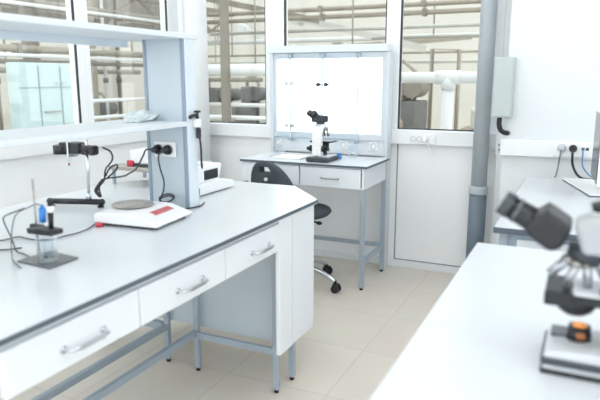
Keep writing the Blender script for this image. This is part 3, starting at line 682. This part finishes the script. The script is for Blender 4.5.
MB().prism([(0.0575, 2.765), (0.0600, 2.765), (0.0407, 3.096), (0.0382, 3.096)], 'z', 0.812, 1.098).build('screen', M['screen'], t)
MB().box(0.085, 0.107, 2.93, 3.0, 0.763, 1.0, 0.003).box(0.074, 0.107, 2.93, 3.0, 0.95, 1.0, 0.003).build('neck', M['pale'], t)

# ------------------------------------------------------------------ near right bench
t = thing('near_bench', 'plain white bench top in the right foreground', 'bench', (0.3, 1.05, 0))
MB().box(-0.272, 0.95, 0.25, 1.853, 0.722, 0.7503, 0.002, 1).build('worktop', M['top'], t)
MB().box(-0.245, 0.92, 1.79, 1.81, 0.12, 0.722).build('back_panel', M['white'], t)
MB().box(-0.245, -0.225, 0.28, 1.79, 0.58, 0.722).build('side_panel', M['white'], t)
for (x, y) in ((-0.245, 0.28), (0.89, 0.28), (-0.245, 1.812), (0.89, 1.812)): leg(t, x, x+0.03, y, y+0.03, 0.722)

# ------------------------------------------------------------------ large microscope on the near bench (eyepieces towards -x), built in place
YC = 1.110
t = thing('microscope', 'large grey and black microscope in the right foreground, cut by the picture edge', 'microscope', (0.06, YC, 0.7505))
MZ = 0.006
b = MB().prism([(-0.034, 0.776), (0.185, 0.776), (0.185, 0.808), (0.06, 0.797), (-0.022, 0.791), (-0.032, 0.786)], 'y', YC-0.072, YC+0.05, 0.005, 3).build('base', M['pale'], t)
MB().box(-0.037, 0.19, YC-0.0755, YC+0.053, 0.766, 0.781, 0.005, 2).build('base_band', M['dark'], b)
MB().box(-0.033, 0.185, YC-0.071, YC+0.05, 0.758, 0.767, 0.001, 1).build('base_skirt', M['pale'], b)
MB().box(-0.037, 0.19, YC-0.0755, YC+0.053, 0.7507, 0.7590, 0.0035, 2).build('foot_pad', M['black'], b)
MB().box(-0.026, 0.004, YC+0.0, YC+0.045, 0.790, 0.7955, 0.001, 1).build('control_panel', M['plate'], b)
il = MB().cyl((0.020, YC, 0.785), (0.020, YC, 0.812), 0.021, 0.018).build('illuminator', M['black'], t)
MB().box(0.015, 0.030, YC-0.0215, YC-0.010, 0.793, 0.805, 0.003).build('amber_highlight', M['amber'], il)  # amber highlight on the black collar, painted as a coloured block
MB().lathe([(0.0, 0.0), (0.012, 0.0), (0.012, 0.002), (0.0, 0.003)], (0.020, YC, 0.8118), 24).build('lens', M['glow'], il)
cd = MB().lathe([(0.0, 0.836), (0.018, 0.836), (0.028, 0.843), (0.033, 0.852), (0.033, 0.867), (0.0, 0.867)], (0.010, YC-0.005, 0), 28).build('condenser', M['black'], t)
st = MB().box(-0.036, 0.115, YC-0.055, YC+0.045, 0.866, 0.880, 0.003, 2).box(-0.040, 0.006, YC-0.060, YC+0.046, 0.862, 0.886, 0.003, 2).build('stage', M['black'], t)
MB().box(0.002, 0.10, YC-0.050, YC+0.040, 0.880, 0.886, 0.002, 1).build('slide_holder', M['pale'], st)
MB().box(0.045, 0.085, YC-0.05, YC-0.02, 0.886, 0.892, 0.002, 1).build('holder_clip', M['dark'], st)
ar = MB().prism([(0.075, 0.79), (0.175, 0.79), (0.178, 0.98), (0.15, 1.01), (0.03, 1.015), (-0.004, 0.999), (0.012, 0.948), (0.085, 0.945), (0.095, 0.93), (0.080, 0.85)], 'y', YC-0.036, YC+0.036, 0.008, 3).build('arm', M['ivory'], t)
kn = MB().cyl((0.105, YC-0.036, 0.82), (0.105, YC-0.075, 0.82), 0.030).cyl((0.105, YC-0.075, 0.82), (0.105, YC-0.095, 0.82), 0.018).build('focus_knob', M['black'], t)
np_ = MB().cyl((0.020, YC, 0.949), (0.014, YC, 0.932), 0.030, 0.027).build('nosepiece', M['dark'], t)
for (a, b, rr) in (((-0.004, -0.012, 0.938), (-0.036, -0.022, 0.906), 0.0095), ((0.008, -0.016, 0.935), (-0.008, -0.028, 0.890), 0.0085), ((0.022, -0.012, 0.934), (0.026, -0.016, 0.889), 0.0085), ((0.034, 0.008, 0.936), (0.050, 0.012, 0.900), 0.008)):
    p0 = Vector((a[0], YC+a[1], a[2])); p1 = Vector((b[0], YC+b[1], b[2]))
    ob = MB().cyl(p0, p1, rr, rr*0.82, 16).build('objective', M['objm'], t)
    MB().cyl(p0.lerp(p1, 0.08), p0.lerp(p1, 0.26), rr*1.12, None, 16).build('knurl_ring', M['steel'], ob)
hd = MB().prism([(-0.052, 1.018), (-0.046, 1.021), (-0.004, 0.994), (-0.022, 0.955), (-0.040, 0.950), (-0.072, 0.972), (-0.086, 0.990)], 'y', YC-0.047, YC+0.047, 0.009, 3).build('head', M['black'], t)
for s in (-1, 1):
    y = YC+s*0.030
    p0 = Vector((-0.062, y, 0.990)); p1 = Vector((-0.108, y, 1.014)); p2 = Vector((-0.124, y, 1.0225))
    ep = MB().cyl(p0, p1, 0.0155, 0.0145).build('eyepiece', M['black'], t)
    MB().cyl(p1, p2, 0.0165, 0.0150).build('eyecup', M['dark'], ep)
    MB().cyl(p0.lerp(p1, 0.72), p0.lerp(p1, 0.82), 0.0162).build('ring', M['plate'], ep)
MB().cyl((0.040, YC+0.01, 1.005), (0.040, YC+0.01, 1.016), 0.017).build('port_collar', M['wplast'], t)
MB().cyl((0.040, YC+0.01, 1.014), (0.034, YC+0.01, 1.034), 0.0155).build('port_cap', M['black'], t)
for ch in list(t.children):
    if not ch.name.startswith('base'): ch.location.z += MZ

# ------------------------------------------------------------------ the factory hall beyond the glass
HX0, HX1, HY0, HY1 = -14.0, 7.0, -4.0, 15.0
struct('floor_hall', MB().box(HX0, -2.9, HY0, HY1, -0.06, -0.001).box(-2.9, HX1, 3.98, HY1, -0.06, -0.001), M['hfloor'])
struct('wall_hall_back', MB().box(HX0, HX1, HY1, HY1+0.2, 0, 5.5), M['beige'])
struct('wall_hall_left', MB().box(HX0-0.2, HX0, HY0, HY1, 0, 5.5), M['beige'])
struct('ceiling_hall', MB().box(HX0, -3.2, HY0, HY1, 5.5, 5.52).box(-3.2, HX1, 4.3, HY1, 5.5, 5.52), M['glass'])  # unseen roof, made all glass so that sky light fills the hall

def pipe_x(name, label, x0, x1, y, z, r, m, cat='pipe', brackets=(), hang=(0.12, 0.93)):
    t = thing(name, label, cat, ((x0+x1)/2, y, z))
    MB().cyl((x0, y, z), (x1, y, z), r, seg=16).build('run', M[m], t)
    for x in brackets: MB().box(x-0.03, x+0.03, y-r-0.02, y+r+0.02, z-r-0.02, z+r+0.02, 0.008).build('bracket', M['brown'], t)
    for k in hang: MB().cyl((x0+(x1-x0)*k, y, z+r*0.5), (x0+(x1-x0)*k, y, 5.5), 0.012, seg=8).build('hanger', M['tan'], t)
    return t
def pipe_y(name, label, y0, y1, x, z, r, m, brackets=(), hang=(0.15, 0.95)):
    t = thing(name, label, 'pipe', (x, (y0+y1)/2, z))
    MB().cyl((x, y0, z), (x, y1, z), r, seg=16).build('run', M[m], t)
    for y in brackets: MB().box(x-r-0.02, x+r+0.02, y-0.03, y+0.03, z-r-0.02, z+r+0.02, 0.008).build('bracket', M['brown'], t)
    for k in hang: MB().cyl((x, y0+(y1-y0)*k, z+r*0.5), (x, y0+(y1-y0)*k, 5.5), 0.012, seg=8).build('hanger', M['tan'], t)
    return t
# back hall
def column(x, y, w, m, label, h=5.4):
    t = thing('steel_column', label, 'column', (x, y, 0))
    MB().box(x-w/2, x+w/2, y-w/2, y-w/2+0.015, 0.02, h).box(x-w/2, x+w/2, y+w/2-0.015, y+w/2, 0.02, h).box(x-w/2+0.004, x+w/2-0.004, y-w/2+0.015, y+w/2-0.015, 0.02, h).build('shaft', M[m], t)
    MB().box(x-w*0.8, x+w*0.8, y-w*0.8, y+w*0.8, 0, 0.02).build('base_plate', M[m], t)
    return t
column(-4.41, 7.0, 0.092, 'brown', 'grey brown steel column close behind the far left window')
pipe_x('overhead_pipe', 'upper tan pipe crossing high behind the far windows', -6.15, 5, 9.0, 2.315, 0.030, 'tan', brackets=(-3.9, -2.27))
pipe_x('overhead_pipe', 'lower tan pipe crossing high behind the far windows', -6.15, 5, 9.08, 2.200, 0.036, 'tan', brackets=(-3.9, -2.27))
pipe_x('overhead_pipe', 'third thin pipe crossing behind the far windows under the tan pair', -6.15, 5, 9.3, 2.02, 0.03, 'ltst')
pipe_x('overhead_pipe', 'thin tan pipe low across the far windows, further back', -7.5, 5, 11.2, 1.72, 0.022, 'tan', hang=(0.05, 0.97))
pipe_x('overhead_pipe', 'white pipe further back across the far windows', -8, 5, 12.0, 2.05, 0.05, 'wpipe', hang=(0.02, 0.98))
pipe_x('overhead_pipe', 'grey conduit furthest back across the far windows', -9, 5, 13.4, 1.62, 0.04, 'ltst', hang=(0.02, 0.98))
pipe_x('overhead_pipe', 'brown conduit furthest back high across the far windows', -9, 5, 13.6, 2.85, 0.05, 'tan', hang=(0.02, 0.98))
pipe_x('overhead_pipe', 'thin grey pipe crossing lower down behind the far right window', -3.2, 5, 9.45, 1.88, 0.03, 'ltst')
pipe_x('overhead_duct', 'broad white duct running across at eye level behind the far left window', -6.0, -2.6, 7.6, 1.37, 0.085, 'wpipe')
pipe_x('guard_rail', 'brown rail below the white duct behind the far left window', -6.6, -4.9, 8.9, 1.23, 0.035, 'brown')
t = thing('white_tee_pipe', 'thick white pipe with a downward branch behind the far right window', 'pipe', (-1.2, 5.5, 0))
MB().cyl((-2.3, 5.5, 1.255), (1.5, 5.5, 1.255), 0.05, seg=24).build('run', M['wpipe'], t)
MB().cyl((-1.14, 5.5, 0.0), (-1.14, 5.5, 1.255), 0.052, seg=24).build('branch', M['wpipe'], t)
MB().cyl((-1.245, 5.5, 1.255), (-1.035, 5.5, 1.255), 0.062, seg=24).cyl((-1.14, 5.5, 1.15), (-1.14, 5.5, 1.255), 0.062, seg=24).build('tee', M['wpipe'], t)
def beam(label, p0, p1, w, m):
    p0, p1 = Vector(p0), Vector(p1); d = (p1-p0); L = d.length
    mt = Matrix.Translation(p0) @ d.to_track_quat('X', 'Z').to_matrix().to_4x4()
    t = thing('roof_brace', label, 'beam', tuple(p0))
    MB().box(0, L, -w/2, w/2, -w/2, w/2, mtx=mt).build('bar', M[m], t)
    MB().box(-0.08, 0.08, -w, w, -w, w, mtx=mt).build('gusset', M[m], t)
beam('white sloping brace high behind the middle far window', (-5.0, 10.5, 2.35), (-2.6, 10.5, 1.75), 0.12, 'ltst')
beam('white sloping brace high behind the far left window', (-5.9, 10.0, 2.15), (-4.7, 10.0, 1.75), 0.08, 'wpipe')
beam('dark sloping brace at the top of the far left window', (-6.8, 9.6, 2.75), (-4.2, 9.6, 2.2), 0.10, 'brown')
beam('grey roof brace across the middle far window', (-4.6, 11.5, 1.85), (-2.0, 11.5, 2.0), 0.10, 'tan')
# far machines
def machine(x, y, w, d, h, m, m2, label, tank=False):
    t = thing('factory_machine', label, 'machine', (x, y, 0))
    if tank:
        MB().lathe([(0.0, 0.15), (w*0.46, 0.15), (w*0.5, 0.25), (w*0.5, h-0.12), (w*0.42, h-0.03), (0.0, h)], (x, y, 0), 28).build('vessel', M[m], t)
        for a in (45, 135, 225, 315):
            px, py = x+w*0.4*math.cos(R(a)), y+w*0.4*math.sin(R(a))
            MB().cyl((px, py, 0), (px, py, 0.3), 0.03).build('leg', M[m2], t)
        MB().cyl((x, y, h-0.02), (x, y, h+0.22), 0.06).box(x-0.12, x+0.12, y-0.12, y+0.12, h+0.2, h+0.36, 0.02).build('motor', M[m2], t)
    else:
        MB().box(x-w/2, x+w/2, y-d/2, y+d/2, 0.0, h*0.62, 0.02).build('housing', M[m], t)
        MB().box(x-w*0.32, x+w*0.2, y-d*0.36, y+d*0.36, h*0.62, h*0.86, 0.03).build('cowl', M[m2], t)
        MB().tube([(x-w*0.2, y, h*0.86), (x-w*0.2, y, h), (x+w*0.1, y, h), (x+w*0.35, y, h*0.9), (x+w*0.35, y, h*0.6)], 0.03, 10, False).build('pipework', M['tan'], t)
        MB().cyl((x+w*0.36, y-d*0.3, h*0.75), (x+w*0.36, y+d*0.3, h*0.75), h*0.10).build('drum', M[m2], t)
machine(-6.7, 10.3, 0.9, 0.8, 1.25, 'ltst', 'dkst', 'pale machine with dark cowl, left behind the far left window')
machine(-5.85, 10.2, 0.45, 0.5, 1.28, 'dkst', 'dkst', 'dark upright machine seen through the far left window')
machine(-5.1, 10.2, 0.8, 0.7, 1.2, 'ltst', 'dkst', 'pale machine with dark drum, right behind the far left window')
machine(-2.55, 8.8, 0.7, 0.8, 1.50, 'dkst', 'brown', 'dark machine with bent pipework behind the far right window')
t = thing('bent_pipe', 'tan pipe bent like a gate, standing above the white tee pipe', 'pipe', (-1.95, 9.2, 0))
MB().tube([(-2.26, 9.6, 0.0), (-2.26, 9.6, 1.70), (-1.84, 9.6, 1.68), (-1.84, 9.6, 0.0)], 0.032, 12, False).build('run', M['tan'], t)
machine(-0.95, 7.6, 0.9, 0.8, 1.05, 'umber', 'ltst', 'brown low machine behind the white branch pipe')
machine(-2.35, 6.4, 1.1, 0.8, 0.98, 'umber', 'umber', 'brown low machine left of the white branch pipe')
machine(-0.2, 8.6, 0.9, 0.8, 1.5, 'ltst', 'tan', 'pale machine behind the grey drain pipe')
# white handrails in the hall
for k, (y, z, lab) in enumerate([(7.9, 0.86, 'upper white rail low behind the far left window'), (7.2, 0.72, 'lower white rail low behind the far left window'), (6.6, 0.55, 'lowest white rail behind the far left window')]):
    t = thing('hand_rail', lab, 'rail', (-5.0, y, 0))
    MB().cyl((-5.85, y, z), (-3.0, y, z), 0.03).build('bar', M['wpipe'], t)
    for x in (-5.8, -4.9, -3.2):
        MB().cyl((x, y, 0), (x, y, z), 0.02).build('post', M['ltst'], t)
# left hall
def big(name, label, cat, loc): return thing(name, label, cat, loc)
pipe_y('overhead_pipe', 'top brown pipe running along behind the left windows', 1, 8.6, -6.33, 2.16, 0.06, 'brown', brackets=(5.4, 7.2))
pipe_y('overhead_pipe', 'second brown pipe running along behind the left windows', 1, 8.6, -6.9, 1.98, 0.05, 'tan', brackets=(6.1,))
pipe_y('overhead_pipe', 'white pipe running along at the top of the left windows', 1, 8.6, -5.9, 2.08, 0.022, 'wpipe')
pipe_y('overhead_pipe', 'grey pipe running along below the shelf level behind the left windows', 1, 8.6, -6.52, 1.62, 0.045, 'tan', brackets=(5.5,))
pipe_y('overhead_pipe', 'dark thin pipe running along behind the left windows', 1, 8.6, -6.6, 1.46, 0.03, 'brown')
pipe_y('overhead_pipe', 'pale pipe running along just under the dark thin one', 1, 8.6, -6.2, 1.52, 0.025, 'wpipe')
pipe_y('overhead_pipe', 'tan pipe running along over the hall machines at left', 5.4, 8.6, -7.2, 1.36, 0.04, 'tan')
column(-6.9, 6.05, 0.16, 'brown', 'brown steel column far behind the left window beside the cabin')
column(-7.0, 7.25, 0.12, 'tan', 'tan steel column behind the second left window')
column(-7.9, 8.8, 0.12, 'ltst', 'pale steel column at the right of the second left window')
t = thing('ceiling_girder', 'brown lattice girder high over the left hall', 'girder', (-8.0, 7, 2.2))
g = MB().box(-8.1, -7.9, 1, 13, 2.72, 2.82).box(-8.1, -7.9, 1, 13, 2.28, 2.36)
g.build('chord', M['brown'], t)
g = MB()
for k in range(14):
    y = 1.2+k*0.84; p0, p1 = Vector((-8, y, 2.32 if k % 2 else 2.76)), Vector((-8, y+0.84, 2.76 if k % 2 else 2.32)); g.cyl(p0, p1, 0.03, seg=8)
g.build('lattice', M['brown'], t)
t = thing('glazed_cabin', 'pale blue glazed cabin in the hall behind the left window', 'cabin', (-5.9, 5.1, 0))
MB().box(-5.72, -5.55, 4.66, 5.52, 0.0, 1.42, 0.01).build('body', M['cabin'], t)
MB().box(-5.552, -5.54, 4.93, 4.938, 0.1, 1.38).box(-5.552, -5.54, 5.24, 5.248, 0.1, 1.38).box(-5.552, -5.54, 4.66, 5.52, 1.15, 1.156).build('joint', M['seam'], t)
MB().box(-5.56, -5.52, 4.98, 5.2, 0.87, 0.885).build('handle', M['steel'], t)
t = thing('yellow_rail', 'yellow painted barrier left of the cabin behind the left window', 'barrier', (-6.0, 4.5, 0))
MB().box(-6.03, -5.97, 3.4, 4.62, 0.91, 1.00, 0.01).build('bar', M['yellow'], t)
MB().box(-6.03, -5.97, 3.6, 3.66, 0.0, 0.91).build('post', M['yellow'], t)
machine(-6.6, 3.9, 0.8, 0.9, 0.9, 'dkst', 'dkst', 'dark low machine behind the yellow barrier')
machine(-7.55, 6.9, 0.7, 0.7, 1.05, 'ltst', 'dkst', 'pale machine with dark cowl behind the second left window')
machine(-7.6, 8.0, 0.5, 0.5, 1.0, 'tan', 'dkst', 'small tan machine behind the second left window')
machine(-8.8, 5.6, 1.0, 0.9, 1.5, 'dkst', 'umber', 'dark machine far behind the glazed cabin')
for (x, y, r, m, lab) in ((-6.75, 5.35, 0.03, 'tan', 'tan drop pipe beside the cabin in the left hall'), (-7.05, 7.60, 0.025, 'wpipe', 'thin white drop pipe behind the second left window'), (-7.4, 8.3, 0.03, 'brown', 'brown drop pipe at the right of the second left window'), (-7.15, 4.62, 0.035, 'wpipe', 'white drop pipe left of the cabin in the left hall')):
    t = thing('drop_pipe', lab, 'pipe', (x, y, 0))
    MB().cyl((x, y, 0), (x, y, 5.5), r, seg=14).build('run', M[m], t)
    MB().cyl((x, y, 1.18), (x, y, 1.26), r*1.6, seg=14).build('valve', M['dkst'], t)
t = thing('guard_rail', 'white two bar guard rail low behind the second left window', 'rail', (-6.1, 6.9, 0))
for z in (0.95, 0.72): MB().cyl((-6.1, 5.7, z), (-6.1, 8.4, z), 0.025, seg=12).build('bar', M['wpipe'], t)
for y in (5.8, 7.0, 8.3): MB().cyl((-6.1, y, 0), (-6.1, y, 0.95), 0.015, seg=10).build('post', M['ltst'], t)
# dark upper plant in the left hall
t = thing('cable_tray', 'deep brown cable trough hanging over the left hall', 'cable tray', (-9.5, 6, 2.3))
MB().box(-9.9, -9.1, 0, 13, 2.42, 2.9).build('tray', M['brown'], t)
for y in (2, 5, 8, 11): MB().cyl((-9.5, y, 2.85), (-9.5, y, 5.5), 0.02).build('hanger', M['brown'], t)

# ------------------------------------------------------------------ world, camera
w = bpy.data.worlds.new('world'); SC.world = w; w.use_nodes = True
bg = w.node_tree.nodes['Background']; bg.inputs['Color'].default_value = (0.98, 0.988, 1.0, 1); bg.inputs['Strength'].default_value = 2.5
cam = bpy.data.cameras.new('camera'); co = bpy.data.objects.new('camera', cam); COL.objects.link(co)
co.location = (0, 0, 1.243); co.rotation_euler = (R(90)-math.atan(121/602), 0, R(25.3))
cam.sensor_width = 36; cam.lens = 36*602/600; cam.clip_start = 0.05; cam.clip_end = 100
cam.dof.use_dof = True; cam.dof.focus_distance = 3.4; cam.dof.aperture_fstop = 3.0
SC.camera = co
SC.view_settings.view_transform = 'Standard'; SC.view_settings.look = 'None'; SC.view_settings.gamma = 1
SC.view_settings.use_curve_mapping = False
SC.view_settings.exposure = 0.17
SC.cycles.max_bounces = 8; SC.cycles.transparent_max_bounces = 16
